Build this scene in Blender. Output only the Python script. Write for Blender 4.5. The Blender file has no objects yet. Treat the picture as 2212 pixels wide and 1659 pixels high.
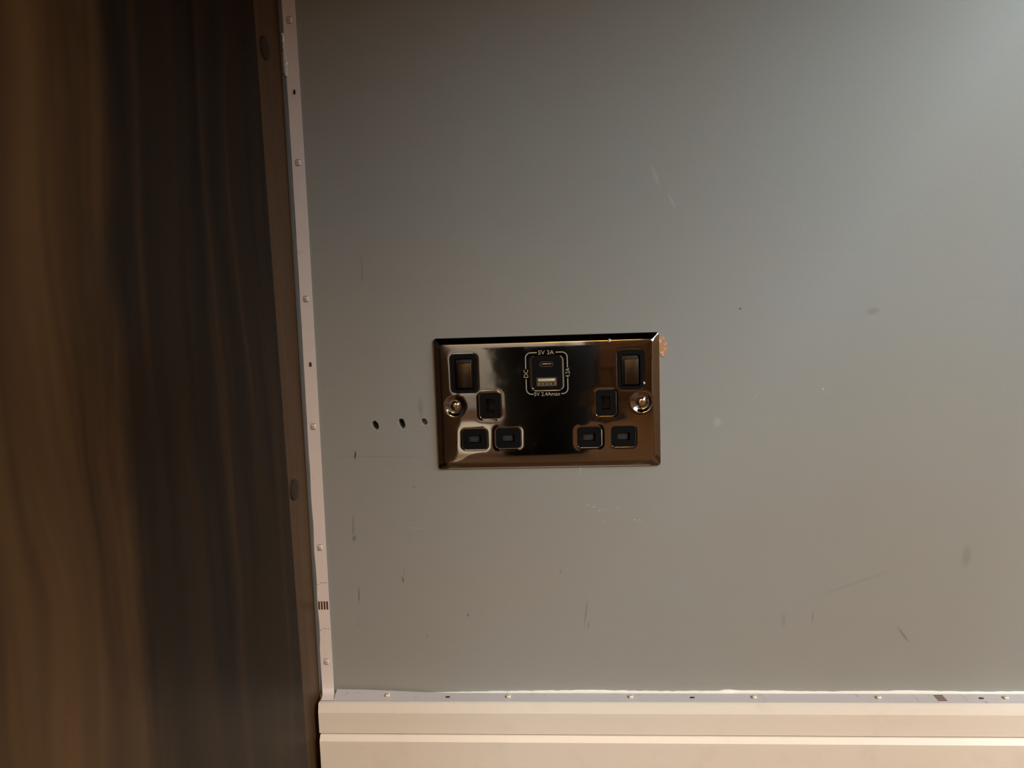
import bpy, bmesh, math, random
from mathutils import Matrix, Vector
from mathutils.geometry import delaunay_2d_cdt

random.seed(4)
S = bpy.context.scene
COL = S.collection
ZC = 0.32                      # height of the socket's centre above the floor (m)

# ------------------------------------------------------------------ camera
cam_d = bpy.data.cameras.new('camera')
cam = bpy.data.objects.new('camera', cam_d)
COL.objects.link(cam)
right = Vector((0.99736058, 0.06503118, -0.03229257))
up = Vector((0.02536147, 0.10471972, 0.99417834))
fwd = Vector((-0.06803426, 0.99237328, -0.10279403))
m = Matrix.Identity(4)
for i in range(3):
    m[i][0], m[i][1], m[i][2] = right[i], up[i], -fwd[i]
m[0][3], m[1][3], m[2][3] = 0.01185, -0.50179, 0.06432 + ZC
cam.matrix_world = m
cam_d.sensor_width = 36.0
cam_d.lens = 1661.0 / 2212.0 * 36.0
cam_d.clip_start = 0.01
cam_d.dof.use_dof = True
cam_d.dof.focus_distance = 0.505
cam_d.dof.aperture_fstop = 6.5
S.camera = cam

# ------------------------------------------------------------------ world, lights, exposure
W = bpy.data.worlds.new('world')
S.world = W
W.use_nodes = True
bg = W.node_tree.nodes['Background']
bg.inputs[0].default_value = (0.62, 0.78, 1.0, 1)
bg.inputs[1].default_value = 0.3

RX0, RX1, RY0, RH = -1.1, 1.2, -2.3, 2.35          # room extents; the socket wall is y = 0
WIN = (-1.72, -0.42, 0.81, 1.95)  # unseen window, placed and sized to fit the cool light from the right

def area(name, loc, target, sx, sy, power, col):
    d = bpy.data.lights.new(name, 'AREA')
    d.shape = 'RECTANGLE'
    d.size, d.size_y = sx, sy
    d.energy = power
    d.color = col
    o = bpy.data.objects.new(name, d)
    COL.objects.link(o)
    o.location = loc
    o.rotation_euler = (Vector(target) - Vector(loc)).to_track_quat('-Z', 'Y').to_euler()
    return o

DAY = (0.83, 0.96, 1.0)
WARM = (1.0, 0.49, 0.10)
area('window_daylight', (RX1 + 0.08, (WIN[0] + WIN[1]) / 2, (WIN[2] + WIN[3]) / 2), (0, (WIN[0] + WIN[1]) / 2, (WIN[2] + WIN[3]) / 2),
     WIN[1] - WIN[0], WIN[3] - WIN[2], 76, DAY)
LAMPS = [(0.75, -1.0, 11.0, (0.86, 0.96, 1.0))]  # added cool downlight that lifts the lower right of the wall
LANTERN = (0.12, -1.95, 1.35, 2.22, 0.17, 19.8)     # added unseen paper floor lamp: x, y, shade bottom, shade top, radius, strength

S.view_settings.view_transform = 'Standard'
S.view_settings.look = 'None'
S.view_settings.gamma = 1.0
S.view_settings.use_curve_mapping = False
S.view_settings.exposure = 0.0

# ------------------------------------------------------------------ materials
def mat(name, col, rough=0.5, metal=0.0, spec=0.5, emit=None, estr=0.0):
    mt = bpy.data.materials.new(name)
    mt.use_nodes = True
    b = mt.node_tree.nodes['Principled BSDF']
    b.inputs['Base Color'].default_value = (*col, 1)
    b.inputs['Roughness'].default_value = rough
    b.inputs['Metallic'].default_value = metal
    b.inputs['Specular IOR Level'].default_value = spec
    if emit:
        b.inputs['Emission Color'].default_value = (*emit, 1)
        b.inputs['Emission Strength'].default_value = estr
    return mt

def N(mt, kind, **kw):
    n = mt.node_tree.nodes.new(kind)
    for k, v in kw.items():
        setattr(n, k, v)
    return n

def L(mt, a, b):
    mt.node_tree.links.new(a, b)

def math_node(mt, op, a, b=None, clamp=False):
    n = N(mt, 'ShaderNodeMath', operation=op, use_clamp=clamp)
    for i, v in enumerate((a, b)):
        if v is None:
            continue
        if isinstance(v, (int, float)):
            n.inputs[i].default_value = v
        else:
            L(mt, v, n.inputs[i])
    return n.outputs[0]

def noise(mt, vec, scale, detail=3.0, rough=0.5, dist=0.0):
    n = N(mt, 'ShaderNodeTexNoise')
    n.inputs['Scale'].default_value = scale
    n.inputs['Detail'].default_value = detail
    n.inputs['Roughness'].default_value = rough
    n.inputs['Distortion'].default_value = dist
    if vec is not None:
        L(mt, vec, n.inputs['Vector'])
    return n.outputs['Fac']

def mapping(mt, vec, loc=(0, 0, 0), rot=(0, 0, 0), sc=(1, 1, 1), kind='POINT'):
    n = N(mt, 'ShaderNodeMapping', vector_type=kind)
    n.inputs['Location'].default_value = loc
    n.inputs['Rotation'].default_value = rot
    n.inputs['Scale'].default_value = sc
    L(mt, vec, n.inputs['Vector'])
    return n.outputs[0]

def ramp(mt, fac, stops):
    n = N(mt, 'ShaderNodeValToRGB')
    el = n.color_ramp.elements
    while len(el) < len(stops):
        el.new(0.5)
    for e, (p, c) in zip(el, stops):
        e.position = p
        e.color = (*c, 1)
    L(mt, fac, n.inputs[0])
    return n.outputs[0]

def mix(mt, fac, a, b, blend='MIX'):
    n = N(mt, 'ShaderNodeMix', data_type='RGBA', blend_type=blend)
    if isinstance(fac, (int, float)):
        n.inputs[0].default_value = fac
    else:
        L(mt, fac, n.inputs[0])
    for i, v in ((6, a), (7, b)):
        if isinstance(v, tuple):
            n.inputs[i].default_value = (*v, 1)
        else:
            L(mt, v, n.inputs[i])
    return n.outputs[2]

def smooth(mt, val, lo, hi):
    n = N(mt, 'ShaderNodeMapRange', interpolation_type='SMOOTHSTEP')
    n.inputs['From Min'].default_value = lo
    n.inputs['From Max'].default_value = hi
    L(mt, val, n.inputs['Value'])
    return n.outputs[0]

def bump(mt, height, strength, dist):
    n = N(mt, 'ShaderNodeBump')
    n.inputs['Strength'].default_value = strength
    n.inputs['Distance'].default_value = dist
    L(mt, height, n.inputs['Height'])
    L(mt, n.outputs[0], mt.node_tree.nodes['Principled BSDF'].inputs['Normal'])

def bsdf(mt):
    return mt.node_tree.nodes['Principled BSDF']

# marks scuffed on the wall: x, z (from the socket's centre), half length, half width, tilt (deg), strength (minus = lighter)
MARKS = [
    (-.1187, .0915, .0095, .00028, -3, .45), (-.1192, .0850, .0030, .00045, -8, .25), (-.1298, -.0332, .0032, .00062, 7, 1.0),
    (-.1337, -.0790, .0060, .0005, 3, .35), (-.1341, -.0850, .0042, .0009, 2, .30), (-.1337, -.0905, .0024, .0015, 20, .40),
    (-.1325, -.1305, .0062, .00055, 2, .55), (-.1343, -.1510, .0040, .0006, 0, .18),
    (-.1015, -.1200, .0026, .0005, -10, .75), (-.1005, -.1140, .0050, .0003, -8, .30), (-.0908, -.0555, .0016, .0005, -50, .4),
    (.0224, -.1440, .0115, .0006, 8, .30), (.0238, -.1530, .0030, .0008, 6, .22),
    (.2072, .0528, .0045, .0026, 80, .20), (.1250, .0569, .0007, .0007, 0, .9), (-.0577, -.1453, .0011, .0009, 0, .55),
    (-.0865, -.1595, .0010, .0008, 0, .3), (.0060, -.1150, .0014, .0011, 0, .25), (.2686, -.1075, .0085, .0032, 5, .16),
    (.2300, -.1600, .0070, .0010, -35, .32), (.1718, -.1470, .0048, .0008, 3, .25), (.1530, -.1500, .0060, .0018, 0, .13),
    (.0724, .1425, .0085, .0014, -20, -.14), (.0825, .1262, .0060, .0013, -25, -.14), (.1104, -.0160, .0035, .0030, 0, -.16),
    (.1771, .0041, .0006, .0005, 0, -.9), (-.1130, -.0345, .0350, .0005, 92, .16), (-.1135, .0100, .030, .0035, 90, .0),
    (.0254, -.0700, .0006, .0006, 0, -.55), (.0292, -.0712, .0006, .0006, 0, -.55), (.0330, -.0735, .0006, .0006, 0, -.5),
    (.0362, -.0730, .0005, .0005, 0, -.4), (.0450, -.0725, .0005, .0005, 0, -.4), (.0355, -.0810, .0006, .0006, 0, -.4),
    (.0560, -.0800, .0006, .0006, 0, -.5), (.0595, -.0805, .0006, .0006, 0, -.5), (.0210, -.0450, .0045, .0008, 0, -.2),
    (.0478, .0500, .0010, .0006, 0, .0), (-.0900, -.0840, .0060, .0004, 92, -.15), (.198, -.125, .03, .0010, 70, .10),
    (-.0840, -.0020, .0070, .0022, 0, .22), (.1350, .0010, .0040, .0007, 40, -.10),
]

def wall_material():
    mt = mat('grey_wall_paint', (0.29, 0.305, 0.315), 0.55, spec=0.35)
    tc = N(mt, 'ShaderNodeTexCoord').outputs['Object']
    tot_d = tot_l = None
    for (x, z, hl, hw, a, s) in MARKS:
        if s == 0:
            continue
        v = mapping(mt, tc, (x, 0, z + ZC), (0, math.radians(a), 0), (hw, 1.0, hl), 'TEXTURE')
        ln = N(mt, 'ShaderNodeVectorMath', operation='LENGTH')
        L(mt, v, ln.inputs[0])
        k = N(mt, 'ShaderNodeMapRange', interpolation_type='SMOOTHSTEP')
        k.inputs['From Min'].default_value = 1.25
        k.inputs['From Max'].default_value = 0.35
        k.inputs['To Max'].default_value = abs(s)
        L(mt, ln.outputs['Value'], k.inputs['Value'])
        if s > 0:
            tot_d = k.outputs[0] if tot_d is None else math_node(mt, 'MAXIMUM', tot_d, k.outputs[0])
        else:
            tot_l = k.outputs[0] if tot_l is None else math_node(mt, 'MAXIMUM', tot_l, k.outputs[0])
    blot = noise(mt, tc, 7.0, 3.0, 0.55)
    base = ramp(mt, blot, [(0.3, (0.301, 0.297, 0.275)), (0.5, (0.300, 0.302, 0.286)), (0.7, (0.297, 0.306, 0.300))])
    hz = noise(mt, mapping(mt, tc, sc=(3, 1, 60)), 3.0, 2.0)
    base = mix(mt, math_node(mt, 'MULTIPLY', smooth(mt, hz, 0.55, 0.8), 0.05), base, (0.2, 0.2, 0.2))
    c = mix(mt, tot_d, base, (0.03, 0.028, 0.026))
    c = mix(mt, tot_l, c, (0.62, 0.62, 0.6))
    L(mt, c, bsdf(mt).inputs['Base Color'])
    bump(mt, noise(mt, tc, 500.0, 3.0), 0.10, 0.0004)
    return mt

def wood_material(name, base_dark, base_mid, base_light, patch=True, rough=0.42):
    mt = mat(name, base_mid, rough, spec=0.15)
    tc = N(mt, 'ShaderNodeNewGeometry').outputs['Position']
    warp = noise(mt, mapping(mt, tc, sc=(1, 6, 2.2)), 2.0, 2.0)
    wv = N(mt, 'ShaderNodeVectorMath', operation='ADD')
    cmb = N(mt, 'ShaderNodeCombineXYZ')
    L(mt, math_node(mt, 'MULTIPLY', math_node(mt, 'SUBTRACT', warp, 0.5), 0.05), cmb.inputs[1])
    L(mt, tc, wv.inputs[0])
    L(mt, cmb.outputs[0], wv.inputs[1])
    v = wv.outputs[0]
    broad = noise(mt, mapping(mt, v, sc=(1, 32, 1.5)), 1.3, 3.0, 0.55)
    fine = noise(mt, mapping(mt, v, sc=(4, 240, 6)), 1.0, 4.0, 0.6)
    knot = noise(mt, mapping(mt, v, sc=(1, 18, 5)), 1.6, 3.0, 0.6)
    f = math_node(mt, 'ADD', math_node(mt, 'MULTIPLY', broad, 0.62), math_node(mt, 'MULTIPLY', fine, 0.22))
    f = math_node(mt, 'ADD', f, math_node(mt, 'MULTIPLY', knot, 0.16))
    c = ramp(mt, f, [(0.36, base_dark), (0.5, base_mid), (0.64, base_light)])
    if patch:                                        # dark heartwood figure down the board, deepened to paint in shade as well
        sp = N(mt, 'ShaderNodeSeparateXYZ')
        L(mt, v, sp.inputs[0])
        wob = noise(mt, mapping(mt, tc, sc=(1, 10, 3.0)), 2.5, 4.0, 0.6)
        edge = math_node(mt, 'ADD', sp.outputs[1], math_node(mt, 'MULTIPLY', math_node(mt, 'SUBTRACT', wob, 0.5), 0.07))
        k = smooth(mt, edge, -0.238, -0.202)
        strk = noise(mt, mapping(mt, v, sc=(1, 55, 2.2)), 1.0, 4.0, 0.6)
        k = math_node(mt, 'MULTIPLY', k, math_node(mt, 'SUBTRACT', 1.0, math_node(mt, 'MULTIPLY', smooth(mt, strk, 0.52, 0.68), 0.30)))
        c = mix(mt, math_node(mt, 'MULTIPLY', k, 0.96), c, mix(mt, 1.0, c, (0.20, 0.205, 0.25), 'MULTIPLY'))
    crack = noise(mt, mapping(mt, v, sc=(4, 130, 3)), 1.0, 2.0)
    c = mix(mt, math_node(mt, 'MULTIPLY', smooth(mt, crack, 0.70, 0.76), 0.7), c, (0.012, 0.008, 0.005))
    L(mt, c, bsdf(mt).inputs['Base Color'])
    bump(mt, fine, 0.12, 0.0006)
    return mt

def speckled(name, c0, c1, scale, rough=0.45, lo=0.62, hi=0.7, bstr=0.1):
    mt = mat(name, c0, rough)
    tc = N(mt, 'ShaderNodeTexCoord').outputs['Object']
    L(mt, mix(mt, smooth(mt, noise(mt, tc, scale, 4.0, 0.6), lo, hi), c0, c1), bsdf(mt).inputs['Base Color'])
    bump(mt, noise(mt, tc, scale * 4, 3.0), bstr, 0.0005)
    return mt

def plate_material():
    mt = mat('black_nickel', (0.27, 0.25, 0.235), 0.04, metal=1.0)
    tc = N(mt, 'ShaderNodeTexCoord').outputs['Object']
    sm = noise(mt, tc, 60.0, 4.0, 0.6)
    L(mt, math_node(mt, 'ADD', math_node(mt, 'MULTIPLY', smooth(mt, sm, 0.45, 0.8), 0.10), 0.035), bsdf(mt).inputs['Roughness'])
    return mt

M_WALL = wall_material()
M_SKIRT = speckled('cream_gloss_paint', (0.80, 0.745, 0.67), (0.76, 0.70, 0.62), 40.0, 0.38, 0.55, 0.75, 0.15)
M_BEAD = speckled('white_filler', (0.88, 0.86, 0.80), (0.45, 0.40, 0.34), 260.0, 0.5, 0.68, 0.76, 0.4)
M_SEAL = mat('grey_sealant', (0.115, 0.112, 0.108), 0.6, spec=0.15)
M_SILI = mat('wet_look_silicone', (0.55, 0.56, 0.56), 0.08)
M_WOOD = wood_material('walnut_laminate', (0.024, 0.0105, 0.0037), (0.056, 0.025, 0.008), (0.088, 0.041, 0.013))
M_RAIL = wood_material('walnut_rail', (0.060, 0.029, 0.0125), (0.085, 0.044, 0.020), (0.110, 0.062, 0.030), patch=False)
M_CAP = mat('brown_cap', (0.040, 0.024, 0.016), 0.5, spec=0.12)
M_HOLE = mat('plaster_inside_hole', (0.20, 0.15, 0.10), 0.9)
M_STRIP = speckled('white_tape', (0.76, 0.685, 0.665), (0.60, 0.52, 0.48), 120.0, 0.42, 0.66, 0.78, 0.03)
M_CHIP = mat('white_led_body', (0.86, 0.80, 0.72), 0.35)
M_STRIPCHIP = mat('led_body_flat', (0.78, 0.715, 0.67), 0.4)
M_SHADED_TAPE = speckled('shaded_speckled_tape', (0.50, 0.475, 0.485), (0.34, 0.30, 0.28), 150.0, 0.5, 0.62, 0.74, 0.05)  # white tape with dirt specks, base darkened to paint in the ledge's shade
M_PHOS = mat('led_lens', (0.55, 0.47, 0.38), 0.25)
M_LEAD = mat('led_solder_line', (0.36, 0.27, 0.21), 0.4)
M_COPPER = mat('copper_pad', (0.13, 0.045, 0.028), 0.4, metal=0.2)
M_RES = mat('black_resistor', (0.012, 0.011, 0.011), 0.5)
M_INK = mat('grey_tape_print', (0.34, 0.28, 0.25), 0.6)
M_PLATE = plate_material()
M_CHROME = mat('screw_nickel', (0.55, 0.50, 0.44), 0.10, metal=1.0)
M_ROCK = mat('brushed_nickel', (0.070, 0.055, 0.040), 0.30, metal=1.0)
M_BLACK = mat('black_plastic', (0.0058, 0.0060, 0.0064), 0.5, spec=0.08)
M_SLOT = mat('black_slot', (0.006, 0.006, 0.006), 0.5)
M_SHUT = mat('grey_shutter', (0.040, 0.046, 0.052), 0.6, spec=0.1)
M_LEAF = mat('dark_contact', (0.010, 0.010, 0.011), 0.4, spec=0.3)
M_PRINT = mat('beige_print', (0.42, 0.37, 0.30), 0.5)
M_DIMPRINT = mat('dim_print', (0.022, 0.022, 0.022), 0.5)
M_GOLD = mat('usb_metal', (0.75, 0.66, 0.45), 0.25, metal=1.0)
M_STEEL = mat('usb_steel', (0.42, 0.39, 0.33), 0.25, metal=1.0)
M_TONGUE = mat('usb_tongue', (0.60, 0.54, 0.40), 0.4)
M_RAW = speckled('bare_plaster', (0.50, 0.26, 0.13), (0.70, 0.48, 0.34), 300.0, 0.9, 0.45, 0.6, 0.5)
M_SPECK = mat('white_paint_speck', (0.62, 0.58, 0.52), 0.6)
M_FLOOR = wood_material('floor_laminate', (0.08, 0.042, 0.019), (0.13, 0.068, 0.030), (0.17, 0.092, 0.043), patch=False, rough=0.4)
M_ROOM = mat('room_wall_paint', (0.47, 0.39, 0.29), 0.7)
M_FRONT = mat('pale_grey_wall_paint', (0.60, 0.60, 0.58), 0.7)
M_CEIL = mat('ceiling_paint', (0.60, 0.54, 0.45), 0.8)
M_DOOR = wood_material('door_wood', (0.07, 0.03, 0.012), (0.12, 0.055, 0.022), (0.16, 0.08, 0.034), patch=False, rough=0.4)
M_TRIM = mat('white_trim', (0.78, 0.76, 0.72), 0.45)
M_BIN = mat('black_bin_plastic', (0.008, 0.008, 0.009), 0.6, spec=0.3)

# ------------------------------------------------------------------ mesh helpers
def link(name, me, material, parent=None):
    o = bpy.data.objects.new(name, me)
    COL.objects.link(o)
    if material:
        me.materials.append(material)
    if parent:
        o.parent = parent
    return o

def tag(o, label=None, cat=None, group=None, kind=None):
    if label: o['label'] = label
    if cat: o['category'] = cat
    if group: o['group'] = group
    if kind: o['kind'] = kind
    return o

def empty(name, loc):
    o = bpy.data.objects.new(name, None)
    COL.objects.link(o)
    o.location = loc
    o.empty_display_size = 0.02
    return o

def mesh(name, verts, faces, smooth_ang=None):
    me = bpy.data.meshes.new(name)
    me.from_pydata([tuple(v) for v in verts], [], faces)
    bm = bmesh.new()
    bm.from_mesh(me)
    bmesh.ops.recalc_face_normals(bm, faces=bm.faces)
    if smooth_ang is not None:
        for f in bm.faces:
            f.smooth = True
        for e in bm.edges:
            if len(e.link_faces) == 2 and e.calc_face_angle(0) > math.radians(smooth_ang):
                e.smooth = False
    bm.to_mesh(me)
    bm.free()
    me.update()
    return me

def box_mesh(name, x0, x1, y0, y1, z0, z1, bev=0.0, seg=2):
    bm = bmesh.new()
    bmesh.ops.create_cube(bm, size=1.0)
    for v in bm.verts:
        v.co = Vector(((x0 + x1) / 2 + v.co.x * (x1 - x0), (y0 + y1) / 2 + v.co.y * (y1 - y0), (z0 + z1) / 2 + v.co.z * (z1 - z0)))
    if bev > 0:
        bmesh.ops.bevel(bm, geom=bm.edges[:], offset=bev, segments=seg, affect='EDGES', profile=0.5)
        for f in bm.faces:
            f.smooth = True
        for e in bm.edges:
            if len(e.link_faces) == 2 and e.calc_face_angle(0) > math.radians(50):
                e.smooth = False
    me = bpy.data.meshes.new(name)
    bm.to_mesh(me)
    bm.free()
    return me

def box(name, x0, x1, y0, y1, z0, z1, material, parent=None, bev=0.0):
    return link(name, box_mesh(name, x0, x1, y0, y1, z0, z1, bev), material, parent)

def rrect(cx, cz, w, h, r, n=6):
    """rounded rectangle outline in x, z, counter-clockwise"""
    pts = []
    for (sx, sz, a0) in ((1, 1, 0), (-1, 1, 90), (-1, -1, 180), (1, -1, 270)):
        for i in range(n + 1):
            a = math.radians(a0 + 90 * i / n)
            pts.append((cx + sx * (w / 2 - r) + r * math.cos(a), cz + sz * (h / 2 - r) + r * math.sin(a)))
    return pts

def circle(cx, cz, r, n=24, jit=0.0):
    return [(cx + r * (1 + random.uniform(-jit, jit)) * math.cos(2 * math.pi * i / n),
             cz + r * (1 + random.uniform(-jit, jit)) * math.sin(2 * math.pi * i / n)) for i in range(n)]

def inside(p, poly):
    c = False
    j = len(poly) - 1
    for i in range(len(poly)):
        xi, zi = poly[i]
        xj, zj = poly[j]
        if (zi > p[1]) != (zj > p[1]) and p[0] < (xj - xi) * (p[1] - zi) / (zj - zi) + xi:
            c = not c
        j = i
    return c

def cdt(outer, holes, extra=(), guides=()):
    pts, edges = [], []
    for loop in [outer] + list(holes) + list(guides):
        b = len(pts)
        pts += [Vector(q) for q in loop]
        edges += [(b + i, b + (i + 1) % len(loop)) for i in range(len(loop))]
    pts += [Vector(q) for q in extra]
    v, e, f, _, _, _ = delaunay_2d_cdt(pts, edges, [], 1, 1e-7)
    out = []
    for t in f:
        c = ((v[t[0]].x + v[t[1]].x + v[t[2]].x) / 3, (v[t[0]].y + v[t[1]].y + v[t[2]].y) / 3)
        if any(inside(c, h) for h in holes):
            continue
        out.append(tuple(t))
    return [(p.x, p.y) for p in v], out

def slab(name, outer, holes, yf, yb, edge=0.0):
    """solid plate in the x, z plane: front at yf, back at yb, holes cut right through"""
    pts, tris = cdt(outer, holes)
    verts = [(x, yf, z) for x, z in pts]
    faces = list(tris)
    for k, loop in enumerate([outer] + list(holes)):
        b = len(verts)
        n = len(loop)
        verts += [(x, yf, z) for x, z in loop] + [(x, yb, z) for x, z in loop]
        faces += [(b + i, b + (i + 1) % n, b + n + (i + 1) % n, b + n + i) for i in range(n)]
    me = bpy.data.meshes.new(name)
    me.from_pydata(verts, [], faces)
    bm = bmesh.new()
    bm.from_mesh(me)
    bmesh.ops.remove_doubles(bm, verts=bm.verts, dist=1e-6)
    bmesh.ops.recalc_face_normals(bm, faces=bm.faces)
    fr = [f for f in bm.faces if abs(f.normal.y) > 0.9]
    if fr and sum(f.normal.y for f in fr) > 0:
        bmesh.ops.reverse_faces(bm, faces=bm.faces)
    bm.to_mesh(me)
    bm.free()
    return me

def extrude_profile(name, prof, x0, x1):
    """closed (y, z) profile run along x"""
    n = len(prof)
    verts = [(x0, y, z) for y, z in prof] + [(x1, y, z) for y, z in prof]
    faces = [(i, (i + 1) % n, n + (i + 1) % n, n + i) for i in range(n)] + [tuple(range(n)), tuple(range(2 * n - 1, n - 1, -1))]
    return mesh(name, verts, faces)

def ribbon(name, frames, width, thick):
    """frames: (centre, width direction, outward normal); a thin tape of real thickness"""
    verts, faces = [], []
    for c, w, nn in frames:
        c, w, nn = Vector(c), Vector(w).normalized(), Vector(nn).normalized()
        for a, b in ((-.5, 1), (.5, 1), (.5, 0), (-.5, 0)):
            verts.append(c + w * width * a + nn * thick * b)
    for k in range(len(frames) - 1):
        b = 4 * k
        faces += [(b + i, b + (i + 1) % 4, b + 4 + (i + 1) % 4, b + 4 + i) for i in range(4)]
    faces += [(0, 1, 2, 3), tuple(4 * (len(frames) - 1) + i for i in (3, 2, 1, 0))]
    return mesh(name, verts, faces, 40)

def lathe_y(name, prof, n=32, cx=0.0, cz=0.0):
    """profile (radius, y) spun about the y axis"""
    verts, faces = [], []
    for r, y in prof:
        verts += [(cx + r * math.cos(2 * math.pi * i / n), y, cz + r * math.sin(2 * math.pi * i / n)) for i in range(n)]
    for k in range(len(prof) - 1):
        faces += [(k * n + i, k * n + (i + 1) % n, (k + 1) * n + (i + 1) % n, (k + 1) * n + i) for i in range(n)]
    faces.append(tuple(range((len(prof) - 1) * n, len(prof) * n)))
    faces.append(tuple(range(n - 1, -1, -1)))
    return mesh(name, verts, faces, 45)

def lathe_z(name, prof, n=40, cx=0.0, cy=0.0):
    verts, faces = [], []
    for r, z in prof:
        verts += [(cx + r * math.cos(2 * math.pi * i / n), cy + r * math.sin(2 * math.pi * i / n), z) for i in range(n)]
    for k in range(len(prof) - 1):
        faces += [(k * n + i, k * n + (i + 1) % n, (k + 1) * n + (i + 1) % n, (k + 1) * n + i) for i in range(n)]
    faces.append(tuple(range(n - 1, -1, -1)))
    faces.append(tuple(range((len(prof) - 1) * n, len(prof) * n)))
    return mesh(name, verts, faces, 45)

# ------------------------------------------------------------------ the room
o = box('floor', RX0 - .1, RX1 + .1, RY0 - .1, 0.1, -0.05, 0.0, M_FLOOR); tag(o, kind='structure')
o = box('ceiling', RX0 - .1, RX1 + .1, RY0 - .1, 0.1, RH, RH + 0.05, M_CEIL); tag(o, kind='structure')

# wall with the socket: three drilled holes go right into it
HOLES = [(-0.1150, -0.0130, .0023, .0030), (-0.0970, -0.0123, .0021, .0034), (-0.0818, -0.0113, .0020, .0022)]
hole_loops = []
for (hx, hz, rx, rz) in HOLES:
    hole_loops.append([(hx + rx * math.cos(2 * math.pi * i / 14) * (1 + random.uniform(-.1, .1)) + 0.25 * rx * math.sin(2 * math.pi * i / 14) * -1,
                        ZC + hz + rz * math.sin(2 * math.pi * i / 14) * (1 + random.uniform(-.1, .1))) for i in range(14)])
grid = [(RX0 + (RX1 - RX0) * i / 12, RH * j / 12) for i in range(1, 12) for j in range(1, 12)]
wall = link('wall_back', slab('wall_back', [(RX0, 0), (RX1, 0), (RX1, RH), (RX0, RH)], hole_loops + [rrect(0, ZC, .134, .074, .003, 2)], 0.0, 0.09), M_WALL)
tag(wall, kind='structure')
for k, (hx, hz, rx, rz) in enumerate(HOLES):
    depth = (0.022, 0.024, 0.0035)[k]
    box('hole_end', hx - rx * 1.2, hx + rx * 1.2, depth, depth + .004, ZC + hz - rz * 1.1, ZC + hz + rz * 1.1, M_HOLE, wall)
    # chipped burr of paint around the lower left of each hole
    vs, fs = [], []
    n = 16
    for ring, (f, y) in enumerate(((1.0, 0.0002), (1.25, -0.00022), (1.7, 0.00005))):
        for i in range(n + 1):
            a = math.radians(150 + 170 * i / n)
            g = f + (0.15 * math.sin(i * .7 + k) if ring == 2 else 0)
            vs.append((hx + rx * g * math.cos(a) - 0.25 * rx * math.sin(a), y, ZC + hz + rz * g * math.sin(a)))
    for ring in range(2):
        fs += [(ring * (n + 1) + i, ring * (n + 1) + i + 1, (ring + 1) * (n + 1) + i + 1, (ring + 1) * (n + 1) + i) for i in range(n)]
    link('hole_burr', mesh('hole_burr', vs, fs, 60), M_WALL, wall)

# sealant bead in the corner between wall and desk panel
vs, fs = [], []
nz, na = 60, 6
for j in range(nz + 1):
    z = ZC - 0.200 + 0.60 * j / nz
    wx = 0.0026 + 0.0003 * math.sin(j * 1.7) - 0.0016 * max(0, (4 - j) / 4)
    for i in range(na + 1):
        a = math.pi / 2 * i / na
        vs.append((-0.1638 + wx * math.sin(a) + 0.0001, -0.0016 * math.cos(a) - 0.0001, z))
for j in range(nz):
    fs += [(j * (na + 1) + i, j * (na + 1) + i + 1, (j + 1) * (na + 1) + i + 1, (j + 1) * (na + 1) + i) for i in range(na)]
link('sealant_bead', mesh('sealant_bead', vs, fs, 60), M_SEAL, wall)
# smear of clear silicone high in the corner that catches the window
vs, fs = [], []
nz, na = 40, 6
for j in range(nz + 1):
    t = j / nz
    z = ZC + 0.2145 + 0.0265 * t
    wx = 0.0008 + 0.0009 * math.sin(math.pi * min(1, t * 1.4 + .12)) + 0.00022 * math.sin(j * 2.3)
    xc = -0.1618 + 0.0006 * (1 - t) + 0.0002 * math.sin(j * 1.1)
    for i in range(na + 1):
        a = math.pi * i / na
        vs.append((xc - wx * math.cos(a), -0.0012 - 0.0010 * math.sin(a), z))
for j in range(nz):
    fs += [(j * (na + 1) + i, j * (na + 1) + i + 1, (j + 1) * (na + 1) + i + 1, (j + 1) * (na + 1) + i) for i in range(na)]
link('silicone_smear', mesh('silicone_smear', vs, fs, 80), M_SILI, wall)

# bare plaster where the paint broke away beside the socket's upper right corner
patch = [(0.0725, 0.0405), (0.0757, 0.0408), (0.0772, 0.0392), (0.0781, 0.0366), (0.0786, 0.0330), (0.0780, 0.0296), (0.0764, 0.0276), (0.0748, 0.0283), (0.0738, 0.0300), (0.0725, 0.0300)]
link('bare_plaster_patch', slab('bare_plaster_patch', [(x, z + ZC) for x, z in patch], [], -0.0003, 0.0), M_RAW, wall)

# left, front and right walls
o = box('wall_left', RX0 - 0.08, RX0, RY0, 0.0, 0, RH, M_ROOM); tag(o, kind='structure')
DX0, DX1, DH = 0.085, 0.80, 2.0
o = box('wall_front', RX0 - .08, RX1 + .08, RY0 - 0.08, RY0, 0, RH, M_FRONT); tag(o, kind='structure')
# right wall with the added window's opening
wr = bpy.data.meshes.new('wall_right')
pts, tris = cdt([(RY0, 0), (0, 0), (0, RH), (RY0, RH)], [[(WIN[0], WIN[2]), (WIN[1], WIN[2]), (WIN[1], WIN[3]), (WIN[0], WIN[3])]])
vs = [(RX1, y, z) for y, z in pts]
fs = list(tris)
b = len(vs)
wl = [(WIN[0], WIN[2]), (WIN[1], WIN[2]), (WIN[1], WIN[3]), (WIN[0], WIN[3])]
vs += [(RX1, y, z) for y, z in wl] + [(RX1 + 0.07, y, z) for y, z in wl]
fs += [(b + i, b + (i + 1) % 4, b + 4 + (i + 1) % 4, b + 4 + i) for i in range(4)]
wr.from_pydata(vs, [], fs)
o = link('wall_right', wr, M_ROOM); tag(o, kind='structure')
win = empty('window_1', (RX1 + 0.03, (WIN[0] + WIN[1]) / 2, WIN[2])); tag(win, kind='structure')
wx0, wx1 = -0.015, 0.015
hw, hh = (WIN[1] - WIN[0]) / 2, WIN[3] - WIN[2]
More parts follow.
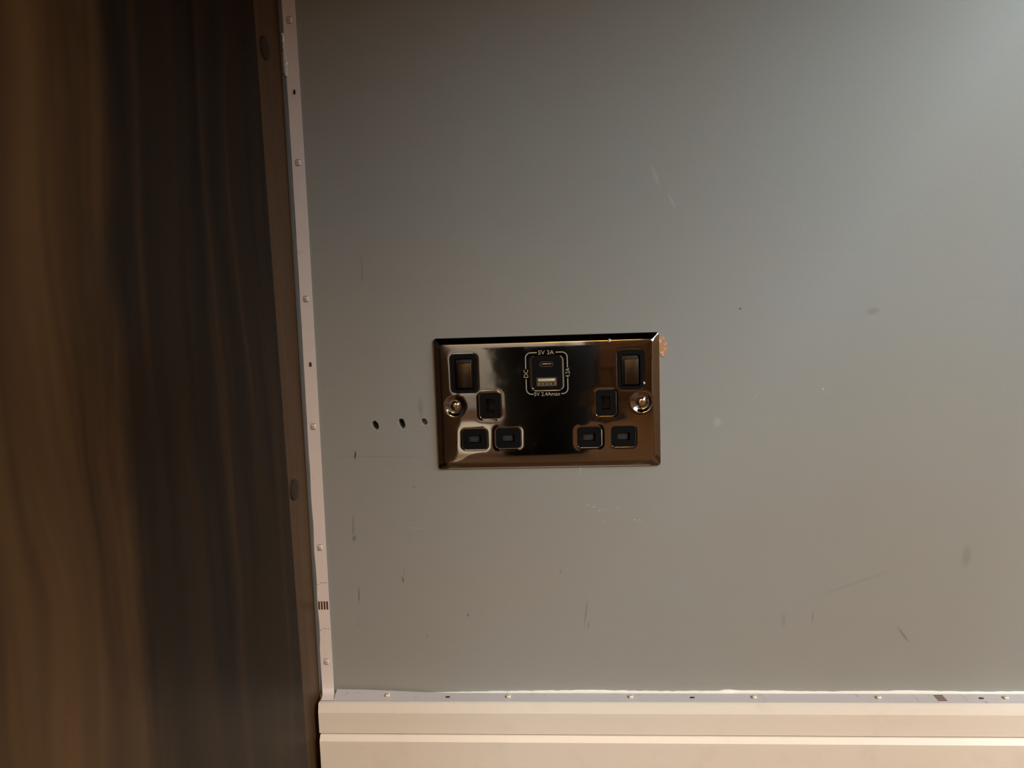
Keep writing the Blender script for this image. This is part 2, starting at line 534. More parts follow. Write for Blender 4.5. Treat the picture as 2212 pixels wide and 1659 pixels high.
box('window_frame', wx0, wx1, -hw, -hw + .05, 0, hh, M_TRIM, win, .004)
box('window_frame', wx0, wx1, hw - .05, hw, 0, hh, M_TRIM, win, .004)
box('window_frame', wx0, wx1, -hw, hw, 0, .05, M_TRIM, win, .004)
box('window_frame', wx0, wx1, -hw, hw, hh - .05, hh, M_TRIM, win, .004)
box('window_sill', -0.09, 0.0, -hw - .04, hw + .04, -0.02, 0.0, M_TRIM, win, .004)
# door added behind the camera to give the socket plate a brown reflection
door = empty('door_1', ((DX0 + DX1) / 2, RY0, 0)); tag(door, kind='structure')
dw = DX1 - DX0
box('door_leaf', -dw / 2, dw / 2, 0.001, 0.03, 0.005, DH, M_DOOR, door, .002)
for (a0, a1, b0, b1) in ((-.30, -.04, .2, .95), (.04, .30, .2, .95), (-.30, -.04, 1.1, 1.85), (.04, .30, 1.1, 1.85)):
    box('door_panel', a0, a1, 0.03, 0.038, b0, b1, M_DOOR, door, .006)
for (a0, a1, b0, b1) in ((-dw / 2 - .06, -dw / 2, 0, DH + .06), (dw / 2, dw / 2 + .06, 0, DH + .06), (-dw / 2, dw / 2, DH, DH + .06)):
    box('door_casing', a0, a1, 0.0, 0.035, b0, b1, M_TRIM, door, .003)
link('door_knob', lathe_y('door_knob', [(.006, .03), (.010, .05), (.024, .06), (.026, .072), (.016, .08)], 24, -dw / 2 + .06, 1.0), M_CHROME, door)

# ------------------------------------------------------------------ skirting board
base = empty('baseboard_back', (0, 0, 0)); tag(base, kind='structure')
zt = ZC - 0.2008
def bprof(pts):
    return [(-y, ZC + z) for y, z in pts]
BX0 = -0.1604
top_prof = bprof([(0.0005, -.2008), (.0145, -.2008), (.0161, -.2068), (.0161, -.2213), (.0145, -.2220), (.0005, -.2220)])
bot_prof = [(-.0005, ZC - .2221), (-.0168, ZC - .2221), (-.0190, ZC - .2255), (-.0190, 0.0), (-.0005, 0.0)]
link('skirting_top_mould', extrude_profile('skirting_top_mould', top_prof, BX0, RX1), M_SKIRT, base)
link('skirting_board', extrude_profile('skirting_board', bot_prof, BX0 + .0008, RX1), M_SKIRT, base)
# ragged ridge of filler where the board meets the wall
vs, fs = [], []
n = 260
for i in range(n + 1):
    x = -0.085 + (RX1 + 0.085) * (i / n) ** 1.5
    hgt = min(1.0, (x + 0.085) / 0.06) * (0.0016 + 0.0003 * math.sin(x * 61) + random.uniform(-.00022, .00022)) + 0.0002 + (0.0006 if abs(x - .118) < .004 else 0)
    dep = 0.0018 + random.uniform(-.0002, .0002)
    for (y, z) in ((0, 0), (-dep, 0.0001), (-dep * 0.85, hgt * .8), (-dep * .4, hgt), (0, hgt * 1.02)):
        vs.append((x, y, zt + z))
for i in range(n):
    fs += [(5 * i + k, 5 * i + k + 1, 5 * i + 6 + k, 5 * i + 5 + k) for k in range(4)]
link('filler_bead', mesh('filler_bead', vs, fs, 50), M_BEAD, base)

# ------------------------------------------------------------------ desk on the left
desk = empty('desk', (-0.173, -0.2, 0.0))
tag(desk, 'dark walnut desk whose side panel fills the left of the view', 'desk')
def dl(me):
    me.transform(Matrix.Translation((0.173, 0.2, 0.0)))
    return me
DESKD, DESKX, DESKZ = 0.60, 0.40, 0.70
def board(name, x0, x1, poly, material):
    """poly in (y, z), thickness along x"""
    n = len(poly)
    vs = [(x1, y, z) for y, z in poly] + [(x0, y, z) for y, z in poly]
    fs = [tuple(range(n)), tuple(range(2 * n - 1, n - 1, -1))] + [(i, (i + 1) % n, n + (i + 1) % n, n + i) for i in range(n)]
    return link(name, dl(mesh(name, vs, fs)), material, desk)
ye = lambda z: -0.0404 - 0.0215 * (z - ZC - 0.0287)
board('side_panel', -0.184, -0.1627, [(-DESKD + .01, 0.0), (ye(0), 0.0), (ye(DESKZ), DESKZ), (-DESKD + .01, DESKZ)], M_WOOD)
rail = board('back_rail', -0.184, -0.1640, [(ye(0) + .0004, 0.0), (-0.0008, 0.0), (-0.0008, DESKZ), (ye(DESKZ) + .0004, DESKZ)], M_RAIL)
tag(rail, 'lighter brown wooden rail with two round caps')
for (cy, cz, r) in ((-0.0256, -0.0500, 0.0069), (-0.0285, 0.2235, 0.0069)):
    me = lathe_y('cap', [(r * 1.0, 0.0), (r, -0.0007), (r * .93, -0.0011), (r * .5, -0.0012)], 28)
    me.transform(Matrix.Rotation(math.radians(90), 4, 'Z'))
    me.transform(Matrix.Translation((-0.1640, cy, cz + ZC)))
    link('screw_cap', dl(me), M_CAP, rail)
o = link('worktop', dl(box_mesh('worktop', -0.20, DESKX, -DESKD, -0.001, DESKZ, DESKZ + .022, .002)), M_WOOD, desk)  # unseen worktop, its reach sized to shade the wall's upper left
o = link('desk_leg', dl(box_mesh('desk_leg', DESKX - .05, DESKX - .02, -DESKD + .02, -DESKD + .05, 0.0, DESKZ, .002)), M_BLACK, desk)

# ------------------------------------------------------------------ lighting tapes
def small_box(w, d, h, bev=0.0002):
    return box_mesh('chip', -w / 2, w / 2, -h, 0, -d / 2, d / 2, bev, 1)
ME_CHIP = small_box(.0033, .0030, .00045)
ME_CHIP.materials.append(M_STRIPCHIP)
ME_CHIP_TALL = small_box(.0027, .0026, .0013)
ME_CHIP_TALL.materials.append(M_CHIP)
ME_LENS = lathe_y('led_lens', [(.00105, 0.0), (.00105, -.0001), (.0006, -.00014)], 14)
ME_LENS.materials.append(M_PHOS)
ME_LEAD = box_mesh('lead', -.0014, .0014, -.0002, 0, -.00022, .00022)
ME_LEAD.materials.append(M_LEAD)
ME_RES = small_box(.0013, .0028, .0006)
ME_RES.materials.append(M_RES)
ME_PAD = box_mesh('pad', -.00058, .00058, -.00012, 0, -.0029, .0029)
ME_PAD.materials.append(M_COPPER)
ME_DOT = box_mesh('print', -.0005, .0005, -.00006, 0, -.00032, .00032)
ME_DOT.materials.append(M_INK)
TH = 0.0005
def put(name, me, parent, mtx, label=None):
    o = bpy.data.objects.new(name, me)
    COL.objects.link(o)
    o.parent = parent
    o.matrix_local = mtx
    if label:
        o['label'] = label
    return o
def tape_parts(parent, frame, leds, res, pads, prints, tall=False):
    """frame(s) gives centre, width dir, normal, run dir in the parent's space"""
    def mt(s, off=0.0, lift=TH):
        c, w, nn, run = [Vector(a) for a in frame(s)]
        R = Matrix((w, -nn, run)).transposed().to_4x4()
        return Matrix.Translation(c + w * off + nn * lift) @ R
    for s in leds:
        ch = put('led_chip', ME_CHIP_TALL if tall else ME_CHIP, parent, mt(s))
        put('lens', ME_LENS, ch, Matrix.Translation((0, -.0013 if tall else -.00045, 0)))
        put('solder_line', ME_LEAD, ch, Matrix.Translation((0, .0000, -.0019)))
        if not tall:
            put('solder_line', ME_LEAD, ch, Matrix.Translation((0, .0000, .0019)))
    for s in res:
        put('resistor', ME_RES, parent, mt(s, 0.0006))
    for s in pads:
        for k in range(4):
            put('solder_pad', ME_PAD, parent, mt(s, (k - 1.5) * .0019), 'copper coloured pad')
    for s in prints:
        for k in range(4):
            put('printed_mark', ME_DOT, parent, mt(s - (.0012 if k == 0 else 0), (k - 1.5) * .0019))

# upright tape in the corner
TZ = ZC - 0.2
tv = empty('led_strip', (-0.157, 0, TZ))
tag(tv, 'unlit white LED strip running up the wall beside the wooden panel', 'led strip', 'unlit LED strips stuck around the wall panel')
def vx(z):
    return 0.0005 * math.sin(z * 9 + 0.4) - 0.0003
def frame_v(z):
    """z measured from the socket's centre"""
    return ((vx(z) , -0.0003, z + 0.2), (1, 0, 0), (0, -1, 0), (0, 0, 1))
fr = []
for i in range(7):                                   # the tail lies out on the ledge, then bends up the wall
    a = math.pi / 2 * i / 6
    fr.append(((0.0009 - 0.0013 * math.sin(a), -0.0055 + 0.0040 * math.sin(a), 0.0002 + 0.0040 * (1 - math.cos(a))), (1, 0, 0), (0, -math.sin(a), math.cos(a))))
fr = [((0.0022, -0.0125, 0.0001), (1, 0, 0), (0, 0, 1))] + fr
for i in range(1, 61):
    z = -0.1955 + 0.59 * i / 60
    c, w, nn, _ = frame_v(z)
    fr.append((c, w, nn))
link('tape', ribbon('tape', fr, 0.0083, TH), M_STRIP, tv)
tape_parts(tv, frame_v, [.2489 + .0845 , .2489, .1603, .0723, -.0129, -.0965, -.1779], [.2045, .029], [-.1375], [-.1214, -.1541])

# tape along the skirting's ledge
th = empty('led_strip', (-0.1525, 0, zt))
tag(th, 'unlit white LED strip lying along the top ledge of the skirting board', 'led strip', 'unlit LED strips stuck around the wall panel')
def lift(x):
    t = max(0.0, min(1.0, (-0.065 - x) / 0.085))
    return 0.0028 * t * t * (3 - 2 * t) + 0.00025
def frame_h(x):
    k = lift(x)
    yb, yf = -0.0020, -0.0122
    c = (x + 0.1525, (yb + yf) / 2, k / 2 + 0.00015)
    w = Vector((0, yf - yb, -k)).normalized()
    nn = Vector((0, -k, -(yf - yb))).normalized()
    return (c, w, nn, (1, 0, 0))
fr = [frame_h(-0.1508 + (RX1 - .02 + .1508) * (i / 90) ** 2)[:3] for i in range(91)]
link('tape', ribbon('tape', fr, 0.0102, TH), M_SHADED_TAPE, th)
sx = lambda x: 0.01185 + (x - 0.01185) * 0.987
tape_parts(th, frame_h, [sx(v) for v in (-.1159, -.0318, .0515, .1337, .2148, .2960, .378, .460)], [sx(-.0738), sx(.0926), sx(.2600) + .02], [sx(.2544)], [sx(.2390), sx(.2700)], True)

# ------------------------------------------------------------------ the double socket
sock = empty('double_socket', (0, 0, ZC))
tag(sock, 'black nickel double wall socket with two switches and USB ports', 'socket')
MM = 0.001
PW, PH = 147.0, 87.5
HOL = {                                              # cut-outs in the plate (mm): centre x, z, width, height, corner
    'switch_l': (-53.3, 20.4, 17.4, 26.1, 3.4), 'switch_r': (54.4, 20.1, 17.0, 26.1, 3.4),
    'earth_l': (-37.2, -1.05, 14.1, 17.6, 2.6), 'earth_r': (38.1, -1.05, 13.5, 17.6, 2.6),
    'line_l': (-48.1, -23.1, 16.7, 14.0, 2.8), 'line_r': (27.0, -23.3, 16.1, 14.1, 2.8),
    'neut_l': (-25.9, -22.8, 16.8, 14.1, 2.8), 'neut_r': (49.2, -23.3, 16.4, 14.3, 2.8),
    'usb': (0.7, 19.3, 20.2, 22.4, 3.0)}
SCREWS = [(-60.3, -0.9), (61.3, -1.0)]
def sd_rrect(x, z, cx, cz, w, h, r):
    qx, qz = abs(x - cx) - w / 2 + r, abs(z - cz) - h / 2 + r
    return math.hypot(max(qx, 0), max(qz, 0)) + min(max(qx, qz), 0) - r
BEV, HB, HR = 4.0, 1.0, 3.9
def height(x, z):
    """how far the plate's skin stands off the wall, in mm"""
    s = max(0.0, -sd_rrect(x, z, 0, 0, PW, PH, 2.2))
    u = sd_rrect(x, z, 0, 0, PW - 2 * BEV, PH - 2 * BEV, 3.2)
    if u > 0:
        h = HB + (HR - HB) * s / (s + u)
        if s < 0.35:
            h -= 0.35 - math.sqrt(max(0.0, 0.35 ** 2 - (0.35 - s) ** 2))
    else:
        dx, dz = max(0.0, PW / 2 - BEV - abs(x)), max(0.0, PH / 2 - BEV - abs(z))
        h = HR + (1 - math.exp(u / 0.45)) * (0.22 + 0.80 * (1 - math.exp(-dx / 9.0)) * (1 - math.exp(-dz / 9.0)))
    for q in HOL.values():
        if abs(x - q[0]) < q[2] / 2 + 6 and abs(z - q[1]) < q[3] / 2 + 6:
            h -= 0.16 * math.exp(-max(0.0, sd_rrect(x, z, *q)) / 0.9)
    for (cx, cz) in SCREWS:
        d = math.hypot(x - cx, z - cz)
        if d < 9.0:
            h -= 1.35 * 0.5 * (1 + math.cos(math.pi * min(1.0, max(0.0, (d - 4.0) / 3.6))))
    return h
def hnormal(x, z, e=0.05):
    gx = (height(x + e, z) - height(x - e, z)) / (2 * e)
    gz = (height(x, z + e) - height(x, z - e)) / (2 * e)
    return Vector((-gx, -1.0, -gz)).normalized()
SCR_H = [(cx, cz, 4.0) for cx, cz in SCREWS]
outer = dense_outer = rrect(0, 0, PW, PH, 2.2, 10)
loops = {k: rrect(*v, 7) for k, v in HOL.items()}
for k, (cx, cz, r) in enumerate(SCR_H):
    loops['screw%d' % k] = circle(cx, cz, r, 32)
extra = []
def clear(x, z, mrg):
    if -sd_rrect(x, z, 0, 0, PW, PH, 2.2) < 0.05:
        return False
    for q in HOL.values():
        if sd_rrect(x, z, *q) < mrg:
            return False
    for (cx, cz, r) in SCR_H:
        if math.hypot(x - cx, z - cz) < r + mrg:
            return False
    return True
st = 0.85
nx, nz = int(PW / st), int(PH / st)
for i in range(nx + 1):
    for j in range(nz + 1):
        x, z = -PW / 2 + PW * i / nx, -PH / 2 + PH * j / nz
        s = -sd_rrect(x, z, 0, 0, PW, PH, 2.2)
        if s > BEV + 2.6 and clear(x, z, 1.9) and all(math.hypot(x - c[0], z - c[1]) > 8.4 for c in SCREWS):
            extra.append((x, z))
def dense(ring, step):
    out = []
    for a, bb in zip(ring, ring[1:] + ring[:1]):
        k = max(1, int(math.hypot(a[0] - bb[0], a[1] - bb[1]) / step))
        out += [(a[0] + (bb[0] - a[0]) * t / k, a[1] + (bb[1] - a[1]) * t / k) for t in range(k)]
    return out
guides = []
for s in (0.06, 0.14, 0.24, 0.36):                   # rings that follow the outer rim
    guides.append(dense(rrect(0, 0, PW - 2 * s, PH - 2 * s, 2.2 - s, 10), 2.0))
for s in (1.2, 2.2, 3.2):
    f = s / BEV
    guides.append(dense(rrect(0, 0, PW - 2 * s, PH - 2 * s, 2.0 + 1.2 * f, 10), 2.0))
for s in (-.03, 0.04, .12, .22, .36, .55, .8, 1.2, 1.7):    # rings that follow the ridge between bevel and face
    guides.append(dense(rrect(0, 0, PW - 2 * BEV - 2 * s, PH - 2 * BEV - 2 * s, 3.2 - s, 10), 1.6))
for q in HOL.values():
    for s in (0.2, 0.5, 0.9, 1.4):
        guides.append(dense(rrect(q[0], q[1], q[2] + 2 * s, q[3] + 2 * s, q[4] + s, 7), 1.0))
for (cx, cz, r) in SCR_H:
    for s in (0.3, 0.7, 1.1, 1.5, 1.9, 2.3, 2.7, 3.1, 3.5):
        guides.append(circle(cx, cz, r + s, 56))
pts, tris = cdt(outer, list(loops.values()), extra, guides)
verts = [(x * MM, -height(x, z) * MM, z * MM) for x, z in pts]
norms = [hnormal(x, z) for x, z in pts]
faces = []
for t in tris:
    a, b_, c = [Vector(verts[i]) for i in t]
    faces.append(t if (b_ - a).cross(c - a).y < 0 else t[::-1])
# outer side wall and the rolled lip that dives into every cut-out
n = len(outer)
b = len(verts)
for (x, z) in outer:
    d = Vector((x, 0, z)); q = Vector((math.copysign(max(0, abs(x) - PW / 2 + 2.2), x), 0, math.copysign(max(0, abs(z) - PH / 2 + 2.2), z))).normalized()
    for y in (-(HB - .35), 0.0):
        verts.append((x * MM, y * MM, z * MM)); norms.append(q)
faces += [(b + 2 * i, b + 2 * i + 1, b + 2 * ((i + 1) % n) + 1, b + 2 * ((i + 1) % n)) for i in range(n)]
for key, loop in loops.items():
    n = len(loop)
    b = len(verts)
    prof = [(math.radians(a), None) for a in (0, 25, 50, 75, 90)]
    R0 = 0.42
    for i, (x, z) in enumerate(loop):
        p0, p1 = loop[i - 1], loop[(i + 1) % n]
        tx, tz = p1[0] - p0[0], p1[1] - p0[1]
        ln = math.hypot(tx, tz)
        nx2, nz2 = -tz / ln, tx / ln                   # into the hole (loops run counter-clockwise)
        h = height(x, z)
        for a, _ in prof:
            verts.append(((x + nx2 * R0 * math.sin(a)) * MM, -(h - R0 * (1 - math.cos(a))) * MM, (z + nz2 * R0 * math.sin(a)) * MM))
            norms.append(Vector((nx2 * math.sin(a), -math.cos(a), nz2 * math.sin(a))))
        verts.append(((x + nx2 * R0) * MM, -(h - 2.2) * MM, (z + nz2 * R0) * MM))
        norms.append(Vector((nx2, 0, nz2)))
    for i in range(n):
        j = (i + 1) % n
        faces += [(b + 6 * i + k, b + 6 * j + k, b + 6 * j + k + 1, b + 6 * i + k + 1) for k in range(5)]
me = bpy.data.meshes.new('face_plate')
me.from_pydata(verts, [], faces)
for p in me.polygons:
    p.use_smooth = True
me.normals_split_custom_set_from_vertices([tuple(v) for v in norms])
link('face_plate', me, M_PLATE, sock)

me = slab('back_box', [(x * MM, z * MM) for x, z in rrect(0, 0, 133, 73, 3, 3)], [[(x * MM, z * MM) for x, z in rrect(0, 0, 130, 70, 2, 3)]], .001, .035)
bbx = link('back_box', me, M_STEEL, sock)
box('back_box_base', -.0665, .0665, .035, .0365, -.0365, .0365, M_STEEL, bbx)

def part_slab(name, outer_mm, holes_mm, yf, yb, material, parent):
    me = slab(name, [(x * MM, z * MM) for x, z in outer_mm], [[(x * MM, z * MM) for x, z in h] for h in holes_mm], -yf * MM, -yb * MM)
    return link(name, me, material, parent)
def mbox(name, cx, cz, w, h, y0, y1, material, parent, bev=0.0):
    return box(name, (cx - w / 2) * MM, (cx + w / 2) * MM, -y1 * MM, -y0 * MM, (cz - h / 2) * MM, (cz + h / 2) * MM, material, parent, bev * MM)
def text(name, body, cx, cz, size, material, parent, y, rot=0.0, stretch=1.0):
    cu = bpy.data.curves.new('t', 'FONT')
    cu.body = body
    cu.size = size * MM
    cu.align_x, cu.align_y = 'CENTER', 'CENTER'
    cu.extrude = 0.00001
    cu.space_character = 1.0
    to = bpy.data.objects.new('t', cu)
    COL.objects.link(to)
    dg = bpy.context.evaluated_depsgraph_get()
    me = bpy.data.meshes.new_from_object(to.evaluated_get(dg))
    bpy.data.objects.remove(to)
    me.materials.clear()
    xs = [v.co.x for v in me.vertices]; ys = [v.co.y for v in me.vertices]
    mx, my = (min(xs) + max(xs)) / 2, (min(ys) + max(ys)) / 2
    me.transform(Matrix.Translation((-mx, -my, 0)))
    me.transform(Matrix.Diagonal((stretch, 1, 1, 1)))
    me.transform(Matrix.Rotation(math.radians(rot), 4, 'Z'))
    me.transform(Matrix.Rotation(math.radians(90), 4, 'X'))
    me.transform(Matrix.Translation((cx * MM, -y * MM, cz * MM)))
    if parent is sock:                               # lettering lies on the plate's skin
        for v in me.vertices:
            v.co.y = -(height(v.co.x / MM, v.co.z / MM) + 0.02) * MM + (v.co.y + y * MM)
    return link(name, me, material, parent)

FY = 4.75                                              # height of the plate's flat face
# pin holes
for side, sgn in (('l', 0), ('r', 1)):
    for kind, name in (('earth', 'earth_pin_hole'), ('line', 'live_pin_hole'), ('neut', 'neutral_pin_hole')):
        cx, cz, w, h, r = HOL['%s_%s' % (kind, side)]
        o_ = rrect(cx, cz, w - .5, h - .5, r - .2, 6)
        if kind == 'earth':
            sw, sh = 5.6, 9.0
        else:
            sw, sh = 7.9, 5.2
        slot = rrect(cx + .2, cz, sw, sh, 0.25, 2)
        ins = part_slab(name, o_, [slot], FY - .25, FY - 9.0, M_BLACK, sock)
        if kind == 'earth':
            mbox('slot_floor', cx, cz, sw + .6, sh + .6, FY - 9.0, FY - 8.0, M_SLOT, ins)
            # sprung brass-free contact seen deep in the slot: a slim curved leaf
            vs, fs = [], []
            for i in range(9):
                t = -1 + 2 * i / 8
                xx = cx + .2 - sw / 2 + 0.25 + 1.1 * (1 - t * t)
                for dx, yy in ((0, FY - 4.5), (.55, FY - 4.2)):
                    vs.append(((xx + dx) * MM, -yy * MM, (cz + t * sh * .42) * MM))
            fs = [(2 * i, 2 * i + 1, 2 * i + 3, 2 * i + 2) for i in range(8)]
            link('contact_leaf', mesh('contact_leaf', vs, fs, 60), M_LEAF, ins)
        else:
            sh_o = mbox('shutter', cx - .35, cz + .1, sw - 1.0, sh - .3, FY - 5.6, FY - 2.2, M_SHUT, ins, 0.25)
            mbox('slot_floor', cx, cz, sw + .6, sh + .6, FY - 9.0, FY - 8.0, M_SLOT, ins)

# rocker switches
for side in ('l', 'r'):
    cx, cz, w, h, r = HOL['switch_%s' % side]
    ox = 0.15 if side == 'l' else 0.55
    inner = rrect(cx + ox * .3, cz - .35, 12.4, 20.6, 1.4, 5)
    sw_ = part_slab('rocker_switch', rrect(cx, cz, w - .5, h - .5, r - .2, 7), [inner], FY + .15, FY - 6.0, M_BLACK, sock)
    rk = mbox('rocker', cx + ox * .3, cz - .35, 11.6, 19.8, FY - 4.5, FY - 1.6, M_SLOT, sw_, 0.4)
    me = box_mesh('rocker_cap', -4.7 * MM, 4.7 * MM, -2.6 * MM, 0, -8.2 * MM, 8.2 * MM, 0.55 * MM, 3)
    me.transform(Matrix.Rotation(math.radians(-3.0), 4, 'X'))
    me.transform(Matrix.Translation(((cx + ox) * MM, -(FY - 1.7) * MM, (cz - 1.2) * MM)))
    tag(link('rocker_cap', me, M_ROCK, sw_), 'brushed nickel rocker')
    text('printed_word', 'ON', cx + ox, cz + 8.4, 2.0, M_DIMPRINT, sw_, FY - 1.55, 0, 1.5)

# fixing screws: domed slotted heads sitting in a pressed dish
for k, (cx, cz) in enumerate(SCREWS):
    ang = (-38, -8)[k]
    sc = empty('fixing_screw', (cx * MM, -(FY - 1.75) * MM, cz * MM)); sc.parent = sock
    R = 3.3
    prof = []
    for i in range(9):
        a = math.radians(8 + 80 * i / 8)
        prof.append((R * math.cos(a) * MM, -1.75 * math.sin(a) * MM))
    head = lathe_y('screw_head', [(R * MM, 1.6 * MM)] + prof, 32)
    bm = bmesh.new(); bm.from_mesh(head)
    # cut the slot as a narrow groove
    rotm = Matrix.Rotation(math.radians(-ang), 4, 'Y')
    bmesh.ops.transform(bm, matrix=rotm.inverted(), verts=bm.verts)
    for zc_ in (-.35 * MM, .35 * MM):
        bmesh.ops.bisect_plane(bm, geom=bm.verts[:] + bm.edges[:] + bm.faces[:], plane_co=(0, 0, zc_), plane_no=(0, 0, 1))
    groove = [f for f in bm.faces if abs(f.calc_center_median().z) < .34 * MM and f.normal.y < -0.25]
    ret = bmesh.ops.extrude_face_region(bm, geom=groove)
    bmesh.ops.translate(bm, vec=(0, .75 * MM, 0), verts=[v for v in ret['geom'] if isinstance(v, bmesh.types.BMVert)])
    bmesh.ops.delete(bm, geom=groove, context='FACES')
    bmesh.ops.transform(bm, matrix=rotm, verts=bm.verts)
    bmesh.ops.recalc_face_normals(bm, faces=bm.faces)
    for e in bm.edges:
        e.smooth = not (len(e.link_faces) == 2 and e.calc_face_angle(0) > math.radians(40))
    bm.to_mesh(head); bm.free()
    link('screw_head', head, M_CHROME, sc)
    link('washer_collar', lathe_y('washer_collar', [(3.95 * MM, 1.7 * MM), (3.95 * MM, .35 * MM), (3.8 * MM, .05 * MM), (3.5 * MM, .05 * MM), (3.35 * MM, .4 * MM)], 36), M_CHROME, sc)

# USB module
cx, cz, w, h, r = HOL['usb']
cport = (0.45, 25.2, 9.0, 3.3)
aport = (0.4, 13.7, 13.0, 5.7)
usb = part_slab('usb_module', rrect(cx, cz, w - .5, h - .5, r - .2, 7),
                [rrect(*cport, 1.6, 6), rrect(*aport, .35, 3)], FY - .15, FY - 9, M_BLACK, sock)
me = slab('usb_c_shell', [(x * MM, z * MM) for x, z in rrect(*cport, 1.6, 6)], [[(x * MM, z * MM) for x, z in rrect(cport[0], cport[1], cport[2] - .7, cport[3] - .7, 1.25, 6)]], -(FY - .5) * MM, -(FY - 6) * MM)
link('usb_c_shell', me, M_STEEL, usb)
mbox('usb_c_tongue', cport[0], cport[1] + .05, 6.6, .85, FY - 6, FY - .9, M_GOLD, usb, .15)
mbox('port_floor', cport[0], cport[1], 9, 3.3, FY - 7, FY - 6, M_SLOT, usb)
me = slab('usb_a_shell', [(x * MM, z * MM) for x, z in rrect(*aport, .35, 3)], [[(x * MM, z * MM) for x, z in rrect(aport[0], aport[1], aport[2] - .7, aport[3] - .7, .3, 3)]], -(FY - .4) * MM, -(FY - 8) * MM)
link('usb_a_shell', me, M_STEEL, usb)
mbox('usb_a_tongue', aport[0], aport[1] + 1.15, 11.4, 1.9, FY - 8, FY - 1.0, M_TONGUE, usb, .12)
mbox('port_floor', aport[0], aport[1], 13, 5.7, FY - 9, FY - 8, M_STEEL, usb)
for i in range(4):
    mbox('contact', aport[0] - 3.9 + 2.6 * i, aport[1] - 1.6, .9, .9, FY - 4, FY - 1.8, M_SLOT, usb, .1)

# printed frame and lettering round the USB module
LY = lambda x, z: height(x, z) + 0.03
def line_print(path, wd=0.62):
    vs, fs = [], []
    for i, (x, z) in enumerate(path):
        p0, p1 = path[max(0, i - 1)], path[min(len(path) - 1, i + 1)]
        tx, tz = p1[0] - p0[0], p1[1] - p0[1]
        l_ = math.hypot(tx, tz)
        for s in (-.5, .5):
            for e in (0.0, .03):
                xx, zz = x - tz / l_ * wd * s, z + tx / l_ * wd * s
                vs.append((xx * MM, -(height(xx, zz) + .005 + e) * MM, zz * MM))
    for i in range(len(path) - 1):
        b = 4 * i
        fs += [(b + 1, b + 3, b + 7, b + 5), (b, b + 1, b + 5, b + 4), (b + 3, b + 2, b + 6, b + 7)]
    link('printed_line', mesh('printed_line', vs, fs), M_PRINT, sock)
fx, fz, fw, fr_ = 0.55, 19.3, 27.0, 3.4
x0, x1, z0, z1 = fx - fw / 2, fx + fw / 2, fz - fw / 2, fz + fw / 2
def arc(cx, cz, a0, a1, r=fr_):
    return [(cx + r * math.cos(math.radians(a0 + (a1 - a0) * i / 8)), cz + r * math.sin(math.radians(a0 + (a1 - a0) * i / 8))) for i in range(9)]
line_print([(x0 + 7.4, z1)] + arc(x0 + fr_, z1 - fr_, 90, 180) + [(x0, z1 - 6), (x0, z1 - 10.4)])
line_print([(x1 - 7.4, z1)] + arc(x1 - fr_, z1 - fr_, 90, 0) + [(x1, z1 - 6), (x1, z1 - 10.1)])
line_print([(x0, z0 + 10.0), (x0, z0 + 6)] + arc(x0 + fr_, z0 + fr_, 180, 270) + [(x0 + 4.6, z0)])
line_print([(x1, z0 + 9.9), (x1, z0 + 6)] + arc(x1 - fr_, z0 + fr_, 0, -90) + [(x1 - 4.4, z0)])
text('printed_text', '5V 3A', fx - .1, z1, 3.9, M_PRINT, sock, height(fx, z1) + .03, 0, 1.05)
text('printed_text', '5V 2.4Amax', fx - .1, z0, 3.55, M_PRINT, sock, height(fx, z0) + .03, 0, 0.97)
text('printed_text', 'DC', x0, fz, 4.0, M_PRINT, sock, height(x0, fz) + .03, 90, 0.95)
text('printed_text', '4.2A', x1, fz, 3.9, M_PRINT, sock, height(x1, fz) + .03, 90, 0.85)

# dried paint specks and a scratch on the plate
for (px, pz, r) in ((41.6, 39.3, 1.1), (62.9, 11.3, .95), (61.6, 8.6, .45)):
    n = 10
    loop = [(px + r * (1 + .25 * math.sin(3 * i + px)) * math.cos(2 * math.pi * i / n), pz + r * (1 + .2 * math.cos(2 * i)) * math.sin(2 * math.pi * i / n)) for i in range(n)]
    hgt = max(height(x, z) for x, z in loop)
    vs = [(x * MM, -(height(x, z) - .05) * MM, z * MM) for x, z in loop] + [((px + (x - px) * .6) * MM, -(hgt + .18) * MM, (pz + (z - pz) * .6) * MM) for x, z in loop]
    fs = [(i, (i + 1) % n, n + (i + 1) % n, n + i) for i in range(n)] + [tuple(range(n, 2 * n))]
    link('paint_speck', mesh('paint_speck', vs, fs, 60), M_SPECK, sock)

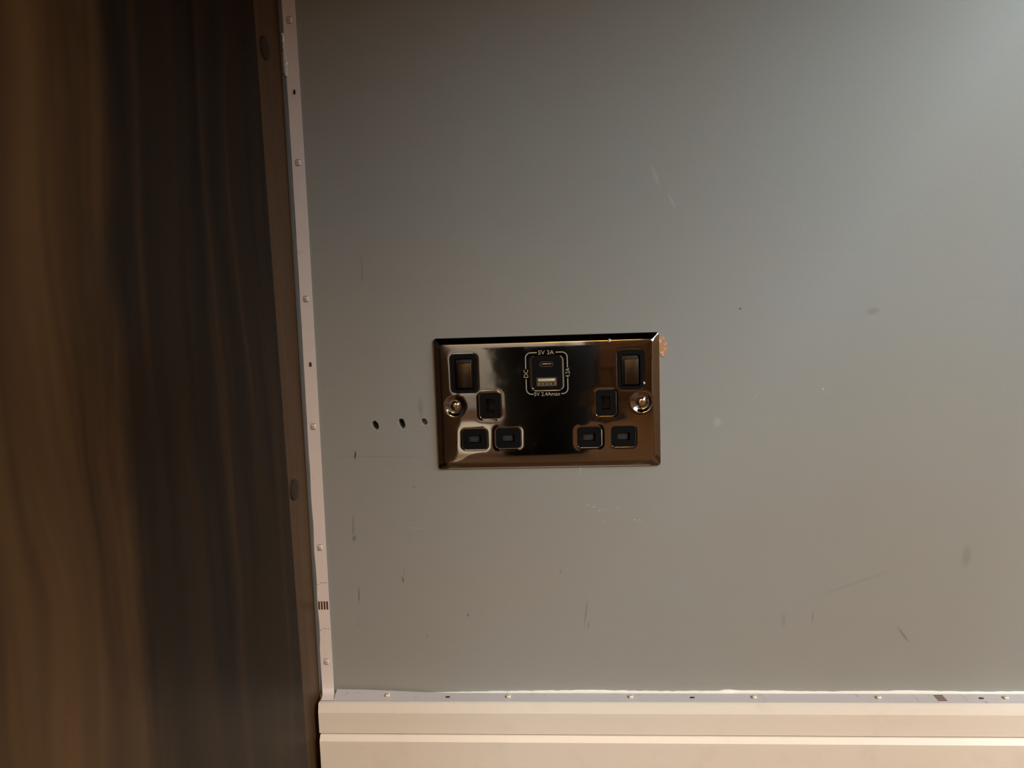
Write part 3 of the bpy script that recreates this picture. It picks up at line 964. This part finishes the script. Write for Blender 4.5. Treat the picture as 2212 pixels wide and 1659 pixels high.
# ------------------------------------------------------------------ added lamps, and things added for the plate to mirror
for k, (lx, ly, pw, lc) in enumerate(LAMPS):
    dlm = empty('added_downlight', (lx, ly, RH))
    tag(dlm, 'added round ceiling downlight that brightens the lower right wall', 'light')
    link('trim_ring', lathe_z('trim_ring', [(.115, 0.0), (.115, -.004), (.1, -.007), (.092, -.002)], 40), M_TRIM, dlm)
    link('lens', lathe_z('lens', [(.09, -.001), (.09, -.003), (.02, -.0035)], 32), mat('lamp_lens', (1, .9, .75), .4, emit=lc, estr=6.0), dlm)
    d = bpy.data.lights.new('downlight_lamp', 'AREA')
    d.shape = 'DISK'; d.size = 0.18; d.energy = pw; d.color = lc
    o = bpy.data.objects.new('downlight_lamp', d)
    COL.objects.link(o); o.parent = dlm
    o.location = (0, 0, -0.012)

lx, ly, lz0, lz1, lr, lpow = LANTERN
fl = empty('floor_lamp', (lx, ly, 0))
tag(fl, 'unseen tall paper shaded floor lamp added behind the camera for warm light', 'lamp')
M_SHADE = mat('lit_paper_shade', (0.85, 0.75, 0.6), 0.8, emit=WARM, estr=lpow)
link('lamp_base', lathe_z('lamp_base', [(.13, 0.0), (.13, .012), (.12, .018), (.02, .022)], 40), M_BIN, fl)
link('pole', lathe_z('pole', [(.010, .02), (.010, lz1 + .02), (.004, lz1 + .03)], 16), M_BIN, fl)
prof = []
for i in range(25):                                  # ribbed paper tube
    prof.append((lr - (.006 if i % 2 else 0.0), lz0 + (lz1 - lz0) * i / 24))
link('lamp_shade', lathe_z('lamp_shade', [(.012, lz0)] + prof + [(.012, lz1)], 40), M_SHADE, fl)

rug = empty('rug', (-0.62, -1.25, 0.0))  # unseen rug added so the plate's left mirrors something pale
tag(rug, 'pale cream rug added beside the bin for a pale reflection in the plate', 'rug')
box('rug_pile', -.42, .40, -.6, .6, 0.0005, .012, mat('cream_pile', (0.70, 0.72, 0.66), 0.95, spec=0.1), rug, .004)
tag(box('rug_border', -.44, .42, -.62, .62, 0.0004, .006, M_TRIM, rug, .002), 'white border')

bn = empty('added_bin', (-0.03, -1.02, 0.0))  # unseen bin added so the plate's middle mirrors something dark
tag(bn, 'black plastic bin added on the floor for a dark reflection in the plate', 'bin')
link('bin_body', lathe_z('bin_body', [(.080, 0.0), (.084, .004), (.112, .42), (.108, .42), (.080, .012), (.02, .012)], 40), M_BIN, bn)
link('bin_rim', lathe_z('bin_rim', [(.108, .414), (.117, .414), (.119, .420), (.117, .428), (.108, .428), (.108, .414)], 40), M_BIN, bn)
